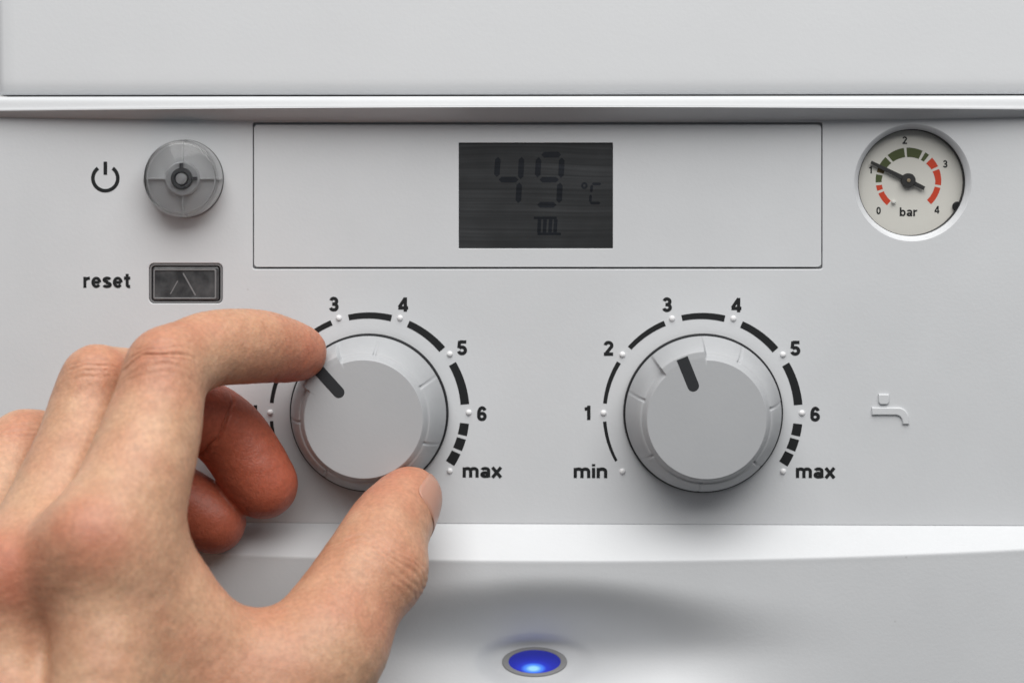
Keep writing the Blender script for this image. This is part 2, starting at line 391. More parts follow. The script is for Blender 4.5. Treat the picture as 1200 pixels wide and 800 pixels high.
# a thin black frame of the window
DL = -0.45
def zpt(u, v): return (520 + u / 5.0, 150 + v / 5.0)
def hexseg(name, a, b, th, pointed=True):
    ax, ay = zpt(*a); bx, by = zpt(*b); t = Vector((bx - ax, by - ay)); ln = t.length; t.normalize(); n = Vector((-t.y, t.x)); h = th / 10
    A = Vector((ax, ay)); Bv = Vector((bx, by)); c = h if pointed else 0
    pts = [A - t * c * .5, A + n * h + t * c * .5, Bv + n * h - t * c * .5, Bv + t * c * .5, Bv - n * h - t * c * .5, A - n * h + t * c * .5]
    vs = []; 
    for p in pts: q = P(p.x, p.y, DL); vs.append((q.x, -(DL + 0.03) * MM, q.z))
    o = mesh(name, vs, [tuple(range(6))[::-1]], M['seg']); adopt(o, lcd); return o
for a, b in [((318, 178), (311, 280)), ((456, 178), (451, 292)), ((330, 303), (430, 303)), ((443, 328), (437, 432)),
             ((556, 180), (550, 282)), ((580, 157), (680, 157)), ((692, 182), (687, 285)), ((570, 303), (666, 303)), ((681, 328), (676, 432)), ((556, 450), (652, 450))]:
    hexseg('digit_segment', a, b, 33)
for a, b in [((872, 328), (918, 328)), ((868, 336), (864, 374)), ((861, 394), (858, 432)), ((860, 440), (914, 440))]: hexseg('unit_segment', a, b, 16)
q = arc(824, 338, 13, 14, 0, 360, 20)[:-1]
o = strokes_mesh('degree_mark', [(True, [pxz(*zpt(*p), DL) for p in q])], 2.4 / S(DL) * MM, DL + 0.03, M['seg'], None); adopt(o, lcd)
st = [(False, [pxz(*zpt(*p), DL) for p in l]) for l in ([(528, 527), (662, 527)], [(550, 620), (686, 620)])]
o = strokes_mesh('radiator_icon', st, 3.0 / S(DL) * MM, DL + 0.03, M['seg'], None); adopt(o, lcd)
st = [(False, [pxz(*zpt(*p), DL) for p in l]) for l in ([(561, 534), (558, 613)], [(594, 534), (590, 613)], [(627, 534), (622, 613)], [(657, 534), (652, 613)])]
o = strokes_mesh('radiator_fins', st, 4.2 / S(DL) * MM, DL + 0.03, M['seg'], None); adopt(o, lcd)

# --- print on the panel
def pt(name, s, *a, **k): o = text(name, s, *a, None, **k); adopt(o, panel); return o
pt('lettering', 'reset', 125, 337.2, 17.6, wgt=.205, fit=56)
c = (123.5, 209.0); ring = [pxz(c[0] + 14.6 * math.sin(math.radians(a)), c[1] - 14.6 * math.cos(math.radians(a))) for a in np.linspace(36, 324, 48)]
o = strokes_mesh('power_symbol', [(False, ring), (False, [pxz(123.5, 189.5), pxz(123.5, 205.0)])], 4.3 / S() * MM, 0.05, M['ink'], None); adopt(o, panel)

dot_me = None
def dial(ci):
    global dot_me
    cx, cy = ((433, 483.2), (823.5, 483.8))[ci]
    def arcpatch(a0, a1):
        n = 12; vs, fs = [], []
        for i in range(n + 1):
            a = a0 + (a1 - a0) * i / n; t = 3.0 + (a + 126) / 252 * 8.6; ar = math.radians(a); ro = 117.3
            for r in (ro, ro - t):
                x, z = pxz(cx + r * math.sin(ar), cy - r * math.cos(ar)); vs.append((x, -0.05 * MM, z))
        for i in range(n): fs.append((2 * i, 2 * i + 2, 2 * i + 3, 2 * i + 1))
        o = mesh('scale_arc', vs, fs, M['ink']); adopt(o, panel)
    for k in range(6): arcpatch(-126 + 36 * k + 5.0 + (0.6 if k else 2), -126 + 36 * (k + 1) - 4.9)
    for a0, a1 in ((96.4, 103.6), (105.6, 112.6), (114.6, 122.2)): arcpatch(a0, a1)
    for k in range(8):
        a = math.radians(-126 + 36 * k); x, z = pxz(cx + 116.3 * math.sin(a), cy - 116.3 * math.cos(a))
        if dot_me is None:
            o = lathe('scale_dot', [(0.82, -0.1), (0.8, 0.06), (0.72, 0.28), (0.55, 0.45), (0.3, 0.56), (0, 0.6)], (0, 0), M['dot'], None, 20, False, 80); dot_me = o.data
        else: o = bpy.data.objects.new('scale_dot', dot_me); COL.objects.link(o)
        o.location = (x, 0, z); bpy.context.view_layer.update(); adopt(o, panel)
    for s, dx, dy in (('1', -134.5, 8), ('2', -110.5, -67.5), ('3', -42, -118.5), ('4', 39.5, -118), ('5', 108.5, -67.5), ('6', 131.5, 9.5)):
        pt('numeral', s, cx + dx, cy + dy, 16.8, wgt=.235)
    pt('lettering', 'min', cx - 131.5, cy + 76, 16.4, wgt=.235, fit=41)
    pt('lettering', 'max', cx + 132, cy + 76, 16.4, wgt=.235, fit=47)
dial(0); dial(1)

# --- embossed tap symbol
def emboss(name, pts, bev=0.28): o = slab(name, [[pxz(*p) for p in pts]], -0.4, 0.62, bev, M['panel'], None, 3); adopt(o, panel)
zz = lambda u, v: (1000 + u / 11.43, 440 + v / 11.43)
emboss('tap_symbol', [zz(*p) for p in ([(335, 248), (475, 248), (475, 340)] + arc(440, 340, 35, 45, 0, 90, 6)[1:] + arc(375, 340, 40, 45, 90, 180, 6) )])
op = [(245, 425), (600, 425)] + arc(600, 585, 140, 160, -90, 0, 12)[1:] + [(745, 648), (660, 648)] + arc(560, 620, 95, 95, 0, -90, 10)[1:] + [(245, 525)]
emboss('tap_symbol', [zz(*p) for p in op])

# --- knobs
def knob_mesh():
    H, R = 17.6, 20.45; nt_ = 672
    rs = np.concatenate([[0], np.linspace(2, 15.2, 9), np.linspace(15.5, 17.4, 16), np.linspace(17.55, 18.6, 9), np.linspace(18.66, 20.4, 22)])
    th = np.linspace(0, 2 * np.pi, nt_, endpoint=False)
    R_, T_ = np.meshgrid(rs, th, indexing='ij')
    sm = lambda a, b, x: (lambda t: t * t * (3 - 2 * t))(np.clip((x - a) / (b - a), 0, 1))
    disc = H - 0.0006 * R_ ** 2
    q_ = np.clip(R_ - 16.4, 0, None); ring = H - 2.1 - 0.55 * q_ - 0.62 * q_ ** 2
    step = sm(15.2, 16.5, R_)
    h = disc * (1 - step) + ring * step
    da = (np.degrees(T_) + 180) % 360 - 180                       # angle from the pointer
    half = 20.6 - 0.25 * (R_ - 16.5)
    inb = 1 - sm(half - 0.9, half + 1.4, np.abs(da))
    btop = disc - 0.06 * np.clip(R_ - 15.8, 0, None) - 1.2 * np.clip(R_ - 17.3, 0, None) ** 2
    h = np.where(R_ > 14.9, np.maximum(h, h * (1 - inb) + btop * inb), h)
    period = 360 / 7; dg = (da + period / 2) % period - period / 2
    wmm = np.abs(np.radians(dg)) * R_
    gro = 0.55 * (1 - sm(0.15, 0.55, wmm)) * sm(16.1, 16.6, R_) * (np.abs(da) > 25)
    gro += 0.22 * np.exp(-((R_ - 16.55) / 0.25) ** 2) * (1 - inb)   # small valley at the foot of the disc
    h = h - gro
    vs = np.stack([R_ * np.sin(T_), -h, R_ * np.cos(T_)], -1)
    side = []
    side.append(np.stack([20.4 * np.sin(th), -2.0 + 0 * th, 20.4 * np.cos(th)], -1))
    side.append(np.stack([19.0 * np.sin(th), -2.0 + 0 * th, 19.0 * np.cos(th)], -1))
    vs = np.concatenate([vs, np.array(side)]); n0 = vs.shape[0]; vs = vs.reshape(-1, 3) * MM
    fs = []
    for i in range(n0 - 1):
        for j in range(nt_):
            k = (j + 1) % nt_; fs.append((i * nt_ + j, (i + 1) * nt_ + j, (i + 1) * nt_ + k, i * nt_ + k))
    me = bpy.data.meshes.new('knob'); me.from_pydata(vs.tolist(), [], fs); me.update()
    bm = bmesh.new(); bm.from_mesh(me); bmesh.ops.remove_doubles(bm, verts=bm.verts, dist=1e-7); bmesh.ops.recalc_face_normals(bm, faces=bm.faces)
    bm.to_mesh(me); bm.free(); me.materials.append(M['knob'])
    return me
kme = knob_mesh(); mark_me = None
for c, ang in zip(KC, (-42.0, -22.0)):
    k = bpy.data.objects.new('knob', kme); COL.objects.link(k); k.location = (c[0], 0, c[1]); k.rotation_euler = (0, math.radians(ang), 0)
    if ang == -42.0: autosmooth(k, 30)
    bpy.context.view_layer.update(); adopt(k)
    if mark_me is None:
        lp = [(-1.5 * MM, 17.0 * MM), (-1.5 * MM, 9.4 * MM)] + [(1.5 * MM * math.cos(a), 9.4 * MM + 1.5 * MM * math.sin(a)) for a in np.linspace(math.pi, 2 * math.pi, 12)][1:-1] + [(1.5 * MM, 9.4 * MM), (1.5 * MM, 17.0 * MM)]
        o = slab('pointer_mark', [lp], 17.1, 17.65, 0.1, M['mark']); mark_me = o.data
        for v in mark_me.vertices: v.co.y += 0.0006 * (v.co.z * 1000) ** 2 * MM * 0.55
    else: o = bpy.data.objects.new('pointer_mark', mark_me); COL.objects.link(o)
    o.parent = k
    o = lathe('knob_collar', [(20.95, 0.05), (20.95, 1.6), (20.7, 1.97), (17, 1.98)], c, M['dark'], None, 128); adopt(o, k)

# --- pressure gauge
gz = lambda u, v: (980 + u / 4.706, 130 + v / 4.706)
bez = lathe('gauge_bezel', [(15.5, -0.02), (15.3, 0.02), (15.1, -0.1), (14.75, -0.45), (14.35, -1.0), (14.05, -1.35), (13.95, -1.8), (13.9, -2.4)], GC, M['panel'], None, 128, False); adopt(bez)
gauge = lathe('pressure_gauge', [(14.3, -5.6), (14.3, -4.6), (0, -4.6)], GC, M['gface'], None, 128); adopt(gauge)
well = lathe('gauge_rim', [(13.9, -1.9), (13.75, -2.2), (13.75, -4.58)], GC, M['dark'], None, 128, False); adopt(well, gauge)
GD = -4.6
gcx, gcy = gz(398, 384)
def garc(a0, a1, m):
    n = 10; vs, fs = [], []
    for i in range(n + 1):
        a = a0 + (a1 - a0) * i / n; ar = math.radians(a); t = (33 + 19 * max(0, math.cos(ar)) ** 1.0) / 4.706; ro = 181 / 4.706
        for r in (ro, ro - t):
            x, z = pxz(gcx + r * math.sin(ar), gcy - r * math.cos(ar), GD); vs.append((x, -(GD + 0.03) * MM, z))
    for i in range(n): fs.append((2 * i, 2 * i + 2, 2 * i + 3, 2 * i + 1))
    o = mesh('gauge_segment', vs, fs, m); adopt(o, gauge)
for a0, a1, m in ((-139, -113.5, 'red'), (-108.5, -99, 'red'), (-93.5, -79, 'green'), (-75, -66, 'olive'), (-65.4, -44.5, 'green'), (-39.5, -8, 'green'), (-3.5, 25.5, 'green'),
                  (31, 39, 'green'), (46, 64.5, 'red'), (69.5, 98.5, 'red'), (103, 136.5, 'red')): garc(a0, a1, M[m])
for s, u, v in (('0', 233, 571), ('1', 190, 346), ('2', 377, 183), ('3', 600, 314), ('4', 555, 566)):
    o = text('gauge_numeral', s, *gz(u, v), 8.9, None, wgt=.19, xs=1.2, plane=GD, d=0.03); adopt(o, gauge)
o = text('gauge_lettering', 'bar', *gz(398, 581), 10.4, None, wgt=.19, xs=1.2, plane=GD, d=0.03, fit=21.5); adopt(o, gauge)
piv = pxz(gcx, gcy, GD + 1.2)
# needle: tapered bar with hub
dirv = Vector((-205, 100)).normalized(); nv = Vector((-dirv.y, dirv.x)); pc = Vector(piv)
lp = [pc + dirv * 10.9 * MM + nv * .42 * MM, pc + nv * .62 * MM, pc - dirv * 4.7 * MM + nv * .5 * MM, pc - dirv * 4.7 * MM - nv * .5 * MM, pc - nv * .62 * MM, pc + dirv * 10.9 * MM - nv * .42 * MM]
o = slab('needle', [[tuple(p) for p in lp]], GD + 0.8, GD + 1.15, 0.05, M['needle']); adopt(o, gauge)
o = lathe('needle_hub', [(1.9, GD), (1.9, GD + 1.3), (1.7, GD + 1.6), (0, GD + 1.65)], piv, M['needle'], None, 32); adopt(o, gauge)
o = lathe('hub_pin', [(0.5, GD + 1.6), (0.45, GD + 1.85), (0, GD + 1.9)], piv, M['brass'], None, 20); adopt(o, gauge)
o = lathe('stop_peg', [(0.55, GD), (0.52, GD + 0.7), (0.3, GD + 0.95), (0, GD + 1.0)], pxz(*gz(315, 503), GD), M['gwhite'], None, 20); adopt(o, gauge)
o = lathe('rim_screw', [(1.35, GD), (1.35, GD + 0.8), (1.1, GD + 1.0), (0, GD + 1.0)], pxz(*gz(667, 528), GD), M['dark'], None, 28); adopt(o, gauge)
o = lathe('gauge_window', [(13.74, -2.35), (0, -2.35)], GC, M['window'], None, 96, False); adopt(o, gauge)

# --- clear power button
PC = pxz(217.0, 209.5)
btn = empty('power_button', (PC[0], 0, PC[1])); bpy.context.view_layer.update(); adopt(btn)
o = lathe('button_base', [(9.6, 0.02), (9.6, 0.7), (9.3, 0.9), (0, 0.9)], PC, M['backing'], None, 96); adopt(o, btn)
o = lathe('crescent_ring', [(9.7, 0.02), (10.25, 0.02), (10.25, 0.8), (9.7, 0.95)], PC, M['crescent'], None, 96, False); adopt(o, btn)  # added dark ring, imitates the dark crescent seen in the clear wall
o = lathe('clear_cap', [(9.75, 1.0), (10.15, 1.0), (10.1, 4.2), (9.95, 6.0), (9.6, 6.6), (8.9, 6.85), (5, 6.95), (0, 7.0), (0, 5.9), (8.3, 5.8), (9.1, 5.4), (9.35, 4.2)][::-1] + [(9.75, 1.0)], PC, M['clear'], None, 128, False); adopt(o, btn)
o = lathe('button_hub', [(2.75, 0.9), (2.75, 5.2), (2.5, 5.45), (1.95, 5.45), (1.8, 5.2), (1.8, 3.0), (0, 3.0)], PC, M['hub'], None, 40); adopt(o, btn)
o = lathe('hub_collar', [(4.3, 0.9), (4.3, 3.2), (4.0, 3.5), (2.8, 3.5)], PC, M['rib'], None, 48, False); adopt(o, btn)
o = lathe('hub_core', [(1.55, 2.9), (1.5, 4.7), (1.2, 4.9), (0, 4.9)], PC, M['rib'], None, 32); adopt(o, btn)
o = lathe('refraction_ring', [(8.55, 5.0), (8.55, 5.5), (8.85, 5.5), (8.85, 5.0)], PC, M['rib'], None, 96, False); adopt(o, btn)  # added pale ring, imitates refraction round the cap's edge
for a in range(4):
    ar = a * math.pi / 2; c_, s_ = math.cos(ar), math.sin(ar); hw = .22
    f = lambda r, t: (PC[0] + (r * c_ - t * s_) * MM, PC[1] + (r * s_ + t * c_) * MM)
    o = slab('button_rib', [[f(4.2, -hw), f(9.0, -hw), f(9.0, hw), f(4.2, hw)]], 0.9, 2.0, 0.05, M['rib']); adopt(o, btn)
    if a < 2:
        o = slab('hub_tab', [[f(2.6, -.45), f(4.0, -.45), f(4.0, .45), f(2.6, .45)]], 0.9, 5.0, 0.08, M['hub']); adopt(o, btn)

# --- smoky reset button in its recess
o = slab('reset_well', [rrect(170, 304, 266, 360, 6)], -5.2, -4.2, 0.02, M['black']); adopt(o)
rst = slab('reset_button', [rrect(178.5, 312.8, 256.5, 352.2, 3)], -3.6, -0.15, 0.3, M['smoke']); adopt(rst)
o = slab('reset_surround', [reset_hole and rrect(175, 309, 260.4, 355.1, 6), rrect(177.2, 311.4, 257.9, 353.2, 4)], -3.0, -0.35, 0.12, M['smokeedge']); adopt(o)
o = slab('reset_frame', [rrect(179.8, 315.2, 253.5, 350.3, 2), rrect(181.4, 316.9, 251.6, 348.6, 1.2)], -0.3, 0.12, 0.07, M['smokeedge']); adopt(o, rst)
for a, b_, wd in (((214.5, 320), (229, 346), 1.7), ((208.2, 329), (199.6, 344.5), 1.1)):
    o = strokes_mesh('scratch', [(False, [pxz(*a), pxz(*b_)])], wd / S() * MM, -0.12, M['smokeedge'], None); adopt(o, rst)
    

# --- blue indicator lamp on the scoop's lower slope
p0 = P(626.5, 775.5, lower_d(LX, 775.5)); pa = P(626.5, 771, lower_d(LX, 771)); pb2 = P(626.5, 780, lower_d(LX, 780))
tz = (pa - pb2).normalized(); tx = Vector((1, 0, 0)); nrm = tx.cross(tz); nrm = nrm if nrm.y < 0 else -nrm
lamp = empty('indicator_lamp', p0)
OV = 0.54      # the lamp is an oval
lamp.matrix_world = Matrix(((tx.x, -nrm.x, tz.x * OV, p0.x), (tx.y, -nrm.y, tz.y * OV, p0.y), (tx.z, -nrm.z, tz.z * OV, p0.z), (0, 0, 0, 1)))
bpy.context.view_layer.update(); lm = lamp.matrix_world.copy(); adopt(lamp)
def lampart(name, prof, m, cap=False, n=64, c=(0, 0)):
    o = lathe(name, prof, c, m, None, n, cap); o.parent = lamp
lampart('lamp_bezel', [(8.75, -0.6), (8.75, 0.35), (8.5, 0.55), (7.4, 0.6), (7.1, 0.5), (6.95, 0.2), (6.9, 0.0)], M['bezel'])
lampart('lamp_cup', [(7.02, 0.3), (6.5, 0.22), (5.2, 0.14), (3.4, 0.1), (1.6, 0.08), (0, 0.08)], M['cup'])
# --- wall behind
wall = mesh('wall', [(-1.2, 0.222, -1.0), (1.2, 0.222, -1.0), (1.2, 0.222, 1.2), (-1.2, 0.222, 1.2)], [(0, 1, 2, 3)], M['wall']); wall['kind'] = 'structure'

# ================================================================== the hand
def cm(nodes, sub=5):
    """resample (px,py,d,rpx) nodes on a smooth curve -> (k,4) array of mm points and radii"""
    q = []
    for px, py, d, r in nodes:
        p = P(px, py, d); q.append((p.x * 1000, p.y * 1000, p.z * 1000, r / S(d, px, py)))
    return np.array(catmull(q, sub), np.float32)
IDX = cm([(134, 655, 74, 72), (156, 575, 68, 64), (178, 505, 59, 56), (198, 441, 50, 46), (240, 411, 41, 43), (296, 406, 30, 42), (350, 413, 18.5, 33)])
MID = cm([(12, 700, 70, 58), (55, 610, 62, 54), (92, 525, 50, 49), (122, 455, 38, 45), (195, 470, 25, 42), (264, 505, 14, 42), (308, 567, 13, 41)])
RNG = cm([(-75, 745, 64, 54), (-30, 660, 56, 50), (0, 590, 44, 46), (30, 523, 31, 43), (110, 555, 20, 41), (195, 580, 13, 40), (250, 611, 12.5, 38)])
LIT = cm([(-150, 810, 58, 48), (-110, 720, 48, 43), (-80, 660, 36, 38), (-50, 620, 27, 36), (30, 645, 16, 34), (85, 668, 12.5, 33), (120, 685, 12, 31)])
THB = cm([(150, 935, 66, 78), (260, 862, 62, 84), (366, 775, 55, 76), (406, 712, 46, 60), (433, 664, 38, 54), (455, 620, 29, 47), (480, 583, 18.0, 37)])
PALM = [cm(n, 3) for n in (
    [(124, 655, 74, 66), (122, 760, 83, 60), (112, 870, 90, 62), (90, 1010, 97, 66)],
    [(8, 700, 71, 56), (12, 800, 80, 54), (25, 900, 89, 58), (40, 1020, 97, 66)],
    [(-78, 745, 65, 52), (-60, 840, 72, 52), (-35, 940, 84, 56), (-5, 1035, 94, 64)],
    [(-150, 810, 58, 48), (-120, 890, 65, 48), (-85, 970, 72, 52), (-50, 1050, 78, 60)],
    [(172, 672, 67, 60), (218, 745, 66, 66), (280, 805, 57, 74), (295, 850, 57, 76)],          # web of the thumb
    [(60, 1000, 76, 92), (20, 1130, 88, 96), (-20, 1240, 100, 106)],                           # wrist and forearm
    [(0, 1010, 76, 90), (-50, 1140, 88, 96), (-95, 1250, 100, 106)],
    [(150, 780, 66, 66), (190, 850, 68, 74), (150, 960, 74, 80)],                             # thenar pad
    [(-60, 830, 56, 60), (-40, 930, 62, 66), (-10, 1000, 70, 70)],
)]
def smin(a, b, k):
    h = np.maximum(k - np.abs(a - b), 0) / k
    return np.minimum(a, b) - h * h * k * 0.25
def seg_sd(p, A, Bq):
    ab = Bq[:3] - A[:3]; L2 = float(ab @ ab) + 1e-9; pa = p - A[:3]
    t = np.clip(pa @ ab / L2, 0, 1); q = pa - t[:, None] * ab
    return np.sqrt(np.einsum('ij,ij->i', q, q)) - (A[3] + t * (Bq[3] - A[3]))
def chain(p, C, k=1.2):
    d = None
    lo = C[:, :3].min(0) - C[:, 3].max() - 16; hi = C[:, :3].max(0) + C[:, 3].max() + 16
    m = np.all((p > lo) & (p < hi), 1); out = np.full(len(p), 30.0, np.float32); pp = p[m]
    if len(pp) == 0: return out
    for i in range(len(C) - 1):
        s = seg_sd(pp, C[i], C[i + 1]); d = s if d is None else smin(d, s, k)
    out[m] = d; return out
BUMPS = [  # px, py, d, r px, k  : bony prominences
    (100, 630, 83, 30, 18), (2, 672, 79, 28, 18), (462, 672, 39, 32, 8), (190, 422, 54, 32, 8), (110, 436, 44, 30, 6)]
BUMPS = [(np.array([*(P(a, b, c) * 1000)], np.float32), r / S(c, a, b), k) for a, b, c, r, k in BUMPS]
def sdf(p):
    p = p.astype(np.float32)
    f = chain(p, IDX)
    for C in (MID, RNG, LIT): f = smin(f, chain(p, C), 1.4)
    b = None
    for ci, C in enumerate(PALM):
        q = chain(p, C, 2.0); b = q if b is None else smin(b, q, 5.0 if ci < 4 else 13.0)
    t = smin(b, chain(p, THB, 1.5), 9.0)
    d = smin(t, f, 5.0)
    for c, r, k in BUMPS: d = smin(d, np.sqrt(((p - c) ** 2).sum(1)) - r, k)
    return d
def grad(p, e=0.15):
    g = np.zeros_like(p)
    for s in ((1, -1, -1), (-1, -1, 1), (-1, 1, -1), (1, 1, 1)):
        s = np.array(s, np.float32); g += s * sdf(p + s * e)[:, None]
    return g / (np.linalg.norm(g, axis=1, keepdims=True) + 1e-9)
def surface_nets(h):
    allc = np.concatenate([IDX, MID, RNG, LIT, THB] + PALM)
    lo = (allc[:, :3] - allc[:, 3:]).min(0) - 4; hi = (allc[:, :3] + allc[:, 3:]).max(0) + 4
    n = np.ceil((hi - lo) / h).astype(int) + 1
    ax = [lo[i] + h * np.arange(n[i]) for i in range(3)]
    g = np.stack(np.meshgrid(*ax, indexing='ij'), -1).reshape(-1, 3).astype(np.float32)
    v = np.concatenate([sdf(c) for c in np.array_split(g, max(1, len(g) // 200000))]).reshape(n)
    s = v < 0
    acc = np.zeros((*(n - 1), 3), np.float32); cnt = np.zeros(n - 1, np.float32)
    def sl(o): return tuple(slice(o[i], n[i] - 1 + o[i]) for i in range(3))
    cor = [(i, j, k) for i in (0, 1) for j in (0, 1) for k in (0, 1)]
    for a in cor:
        for ax_ in range(3):
            if a[ax_]: continue
            b = list(a); b[ax_] = 1; va, vb = v[sl(a)], v[sl(b)]; x = s[sl(a)] != s[sl(b)]
            t = np.where(x, va / np.where(x, va - vb, 1), 0)
            for i in range(3): acc[..., i] += np.where(x, a[i] + (t if i == ax_ else 0), 0)
            cnt += x
    act = cnt > 0; idx = np.full(n - 1, -1); idx[act] = np.arange(act.sum())
    ijk = np.argwhere(act); verts = lo + h * (ijk + acc[act] / cnt[act][:, None])
    faces = []
    for ax_ in range(3):
        u, w_ = [(1, 2), (2, 0), (0, 1)][ax_]
        d = [slice(None)] * 3
        e0 = [slice(1, n[i] - 1) for i in range(3)]; e0[ax_] = slice(0, n[ax_] - 1)
        e1 = list(e0); e1[ax_] = slice(1, n[ax_])
        A, Bq = s[tuple(e0)], s[tuple(e1)]; c = np.argwhere(A != Bq); c[:, u] += 1; c[:, w_] += 1
        flip = A[A != Bq]
        o = np.zeros(3, int)
        def gi(du, dw):
            q = c.copy(); q[:, u] += du; q[:, w_] += dw; return idx[q[:, 0], q[:, 1], q[:, 2]]
        f = np.stack([gi(-1, -1), gi(0, -1), gi(0, 0), gi(-1, 0)], 1)
        f[~flip] = f[~flip][:, ::-1]; faces.append(f)
    return verts, np.concatenate(faces)

hv, hf = surface_nets(1.7)
me = bpy.data.meshes.new('hand'); me.from_pydata(hv.tolist(), [], hf.tolist()); me.update()
tmp = bpy.data.objects.new('tmp', me); COL.objects.link(tmp)
md = tmp.modifiers.new('s', 'SUBSURF'); md.levels = 2; md.render_levels = 2
hm = bpy.data.meshes.new_from_object(tmp.evaluated_get(bpy.context.evaluated_depsgraph_get()))
bpy.data.objects.remove(tmp); bpy.data.meshes.remove(me)
nv_ = len(hm.vertices); co = np.empty(nv_ * 3, np.float32); hm.vertices.foreach_get('co', co); co = co.reshape(-1, 3)
for it in range(2):
    g = grad(co) if it == 0 else g; d = np.clip(sdf(co), -1.0, 1.0); co = co - g * d[:, None] * 0.9

# --- creases and skin folds, as shallow relief along the surface normal
def vec(px, py, d): return np.array([*(P(px, py, d) * 1000)], np.float32)
def vnoise(p, s, seed):
    """cheap smooth noise: a few random plane waves"""
    r = np.random.default_rng(seed); o = np.zeros(len(p), np.float32)
    for _ in range(9):
        k = r.normal(size=3) * s; o += np.sin(p @ k + r.uniform(0, 6.28))
    return o / 3
disp = np.zeros(nv_, np.float32)
wav = vnoise(co, 0.5, 3) * 0.45
def folds(a, b, dep, offs, amp, sig, reach, face):
    amp *= 1.25; sig *= 0.82
    """short lines running from a to b (px,py), at offsets mm across, on the side that faces 'face'"""
    A, Bq = vec(*a, dep), vec(*b, dep); c = (A + Bq) / 2; along = Bq - A; ln = np.linalg.norm(along); along /= ln
    nn = np.array(face, np.float32); nn /= np.linalg.norm(nn); ac = np.cross(along, nn); ac /= np.linalg.norm(ac)
    r = co - c; s = r @ ac + wav; l = r @ along
    near = np.exp(-(l / (ln * 0.62)) ** 4) * np.clip((g @ nn) * 1.6, 0, 1) * (np.linalg.norm(r, axis=1) < reach)
    for o_, w_ in offs: disp[:] -= near * amp * w_ * np.exp(-((s - o_ - 0.02 * l * o_) / sig) ** 2)
toC = (-0.05, -1, 0.1)
folds((146, 428), (222, 412), 60, [(0, 1.3), (1.3, .35), (-1.7, .6), (-3.3, .3), (3.0, .3), (4.6, .2)], 0.34, 0.42, 16, (-0.4, -0.8, 0.5))
folds((90, 436), (140, 428), 48, [(0, 1), (1.4, .6), (-1.5, .7), (2.8, .4)], 0.25, 0.40, 14, (-0.5, -0.8, 0.4))
folds((10, 508), (50, 500), 40, [(0, 1), (1.4, .6), (-1.5, .7), (2.8, .4)], 0.25, 0.40, 14, (-0.5, -0.8, 0.4))
folds((430, 640), (505, 690), 44, [(0, 1), (1.5, .7), (-1.6, .6), (3.1, .6), (-3.2, .4), (5.2, .3)], 0.24, 0.45, 14, (0.6, -0.8, 0))
folds((388, 642), (425, 632), 40, [(0, 1.2), (1.2, .4)], 0.28, 0.5, 10, (-0.4, -0.9, 0.2))
folds((240, 470), (262, 440), 42, [(0, 1.0), (1.8, .4)], 0.30, 0.55, 11, (0.4, -0.8, -0.4))
folds((228, 540), (272, 468), 20, [(0, 1.6)], 0.45, 0.6, 16, (0.3, -0.9, -0.3))
folds((320, 470), (322, 440), 28, [(0, .8)], 0.22, 0.5, 10, (0.2, -0.8, -0.5))
disp += 0.10 * vnoise(co, 0.16, 5) + 0.035 * vnoise(co, 0.9, 6)
co = co + g * disp[:, None]
# --- colour of the skin: flushed knuckles; pads painted darker and redder for their shade
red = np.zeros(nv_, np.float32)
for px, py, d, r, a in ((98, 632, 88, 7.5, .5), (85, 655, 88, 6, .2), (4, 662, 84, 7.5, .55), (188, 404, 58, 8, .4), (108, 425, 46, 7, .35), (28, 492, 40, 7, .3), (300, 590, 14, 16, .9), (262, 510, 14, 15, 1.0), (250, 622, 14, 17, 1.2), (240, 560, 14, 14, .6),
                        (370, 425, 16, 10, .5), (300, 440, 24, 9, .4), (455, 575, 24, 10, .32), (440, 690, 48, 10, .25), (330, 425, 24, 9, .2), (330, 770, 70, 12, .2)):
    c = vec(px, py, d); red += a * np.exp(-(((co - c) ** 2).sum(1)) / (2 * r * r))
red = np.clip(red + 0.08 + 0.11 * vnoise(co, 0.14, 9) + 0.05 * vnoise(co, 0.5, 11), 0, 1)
hm.vertices.foreach_set('co', (co * MM).astype(np.float32).ravel()); hm.update()
at = hm.attributes.new('flush_shade', 'FLOAT', 'POINT'); at.data.foreach_set('value', red)
m = mat('skin', (0.7, 0.45, 0.33), 0.46, 0.4, Subsurface_Weight=0.3, Subsurface_Scale=0.0020); M['skin'] = m
B(m).inputs['Subsurface Radius'].default_value = (1.0, 0.36, 0.2)
an = N(m, 'ShaderNodeAttribute', attribute_name='flush_shade'); tc = N(m, 'ShaderNodeTexCoord')
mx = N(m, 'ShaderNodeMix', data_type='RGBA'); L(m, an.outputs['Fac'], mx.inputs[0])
n1 = N(m, 'ShaderNodeTexNoise', Scale=85.0, Detail=8.0, Roughness=0.68); L(m, tc.outputs['Object'], n1.inputs['Vector'])
cr = N(m, 'ShaderNodeValToRGB'); L(m, n1.outputs['Fac'], cr.inputs['Fac'])
cr.color_ramp.elements[0].position = 0.3; cr.color_ramp.elements[0].color = (0.47, 0.262, 0.158, 1)
cr.color_ramp.elements[1].position = 0.7; cr.color_ramp.elements[1].color = (0.60, 0.365, 0.235, 1)
L(m, cr.outputs['Color'], mx.inputs[6]); mx.inputs[7].default_value = (0.43, 0.115, 0.065, 1)  # knuckle red, kept dark so it also carries the pads' shade
n2 = N(m, 'ShaderNodeTexNoise', Scale=900.0, Detail=3.0); L(m, tc.outputs['Object'], n2.inputs['Vector'])
mr = N(m, 'ShaderNodeMapRange'); L(m, n2.outputs['Fac'], mr.inputs['Value']); mr.inputs['From Min'].default_value = .3; mr.inputs['From Max'].default_value = .7
mr.inputs['To Min'].default_value = 0.86; mr.inputs['To Max'].default_value = 1.08
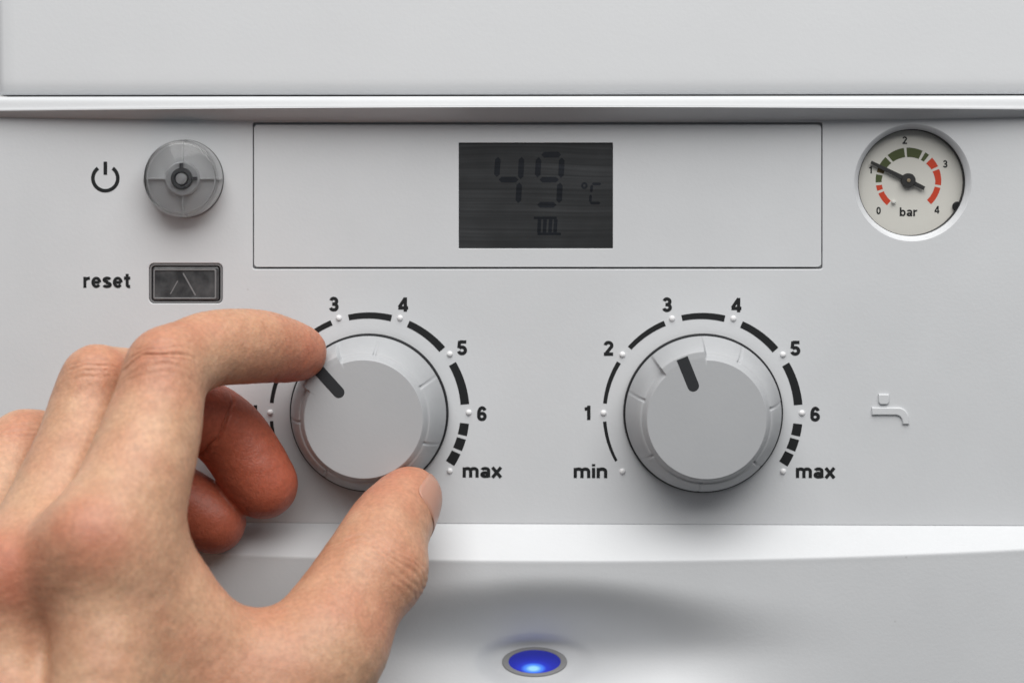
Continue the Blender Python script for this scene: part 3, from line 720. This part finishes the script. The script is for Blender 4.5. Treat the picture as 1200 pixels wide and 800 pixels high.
mm = N(m, 'ShaderNodeMix', data_type='RGBA', blend_type='MULTIPLY'); mm.inputs[0].default_value = 1.0
L(m, mx.outputs[2], mm.inputs[6]); L(m, mr.outputs[0], mm.inputs[7]); L(m, mm.outputs[2], B(m).inputs['Base Color'])
vo = N(m, 'ShaderNodeTexVoronoi', Scale=950.0, feature='DISTANCE_TO_EDGE'); n3 = N(m, 'ShaderNodeTexNoise', Scale=500.0, Detail=2.0)
wv = N(m, 'ShaderNodeMix', data_type='VECTOR'); wv.inputs[0].default_value = 0.0012
L(m, tc.outputs['Object'], n3.inputs['Vector']); L(m, tc.outputs['Object'], wv.inputs[4]); L(m, n3.outputs['Color'], wv.inputs[5]); L(m, wv.outputs[1], vo.inputs['Vector'])
b1 = N(m, 'ShaderNodeBump', Strength=0.5, Distance=0.0002); L(m, vo.outputs['Distance'], b1.inputs['Height'])
n4 = N(m, 'ShaderNodeTexNoise', Scale=330.0, Detail=4.0); L(m, tc.outputs['Object'], n4.inputs['Vector'])
b2 = N(m, 'ShaderNodeBump', Strength=0.42, Distance=0.0004); L(m, n4.outputs['Fac'], b2.inputs['Height']); L(m, b1.outputs['Normal'], b2.inputs['Normal'])
L(m, b2.outputs['Normal'], B(m).inputs['Normal'])
hm.name = 'hand'; hm.materials.clear()
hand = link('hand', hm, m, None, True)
hand['label'] = 'bare left hand with thumb and forefinger turning the grey knob'
hand['category'] = 'hand'

# --- nails, each laid on its fingertip
M['nail'] = mat('nail', (0.44, 0.23, 0.165), 0.36, 0.5, Subsurface_Weight=0.25, Subsurface_Scale=0.0015)
def nail(C, up, half_w, back, front):
    tip = C[-1, :3]; ax_ = tip - C[-5, :3]; ax_ /= np.linalg.norm(ax_); u = np.array(up, np.float32); u -= ax_ * (u @ ax_); u /= np.linalg.norm(u); sd = np.cross(ax_, u)
    pts, nu, nw = [], 22, 17
    for i in range(nu):
        v = -1 + 2 * i / (nu - 1)
        wv_ = (max(0, 1 - abs(v) ** 4)) ** 0.25 if v > 0 else (max(0, 1 - abs(v) ** 6)) ** 0.3
        for j in range(nw):
            s_ = -1 + 2 * j / (nw - 1); a = s_ * half_w * max(wv_, 0.05)
            al = (front + back) / 2 * v + (front - back) / 2
            ang = a / C[-1, 3] * 1.0
            pts.append((tip + ax_ * al, np.sin(ang) * sd + np.cos(ang) * u))
    o_ = np.array([q[0] for q in pts], np.float32); dr = np.array([q[1] for q in pts], np.float32); t = np.full(len(o_), C[-1, 3] * 2.2, np.float32)
    for _ in range(60): t -= sdf(o_ + dr * t[:, None]) * 0.8
    pp = o_ + dr * (t + 0.10)[:, None]
    fs = [(i * nw + j, i * nw + j + 1, (i + 1) * nw + j + 1, (i + 1) * nw + j) for i in range(nu - 1) for j in range(nw - 1)]
    o = mesh('fingernail', pp * MM, fs, M['nail'], hand, True)
    md = o.modifiers.new('t', 'SOLIDIFY'); md.thickness = 0.0003; md.offset = 0
    return o
nail(THB, (1.0, -0.55, -0.1), 6.9, 8.0, 6.4).name = 'thumbnail'
nail(IDX, (-0.1, 1.0, 0.75), 5.2, 5.0, 5.2)
nail(MID, (0.5, 0.9, 0.1), 5.4, 5.0, 6.0); nail(RNG, (0.4, 0.9, 0.1), 5.0, 5.0, 5.6); nail(LIT, (0.3, 0.9, 0.1), 4.4, 4.0, 4.8)
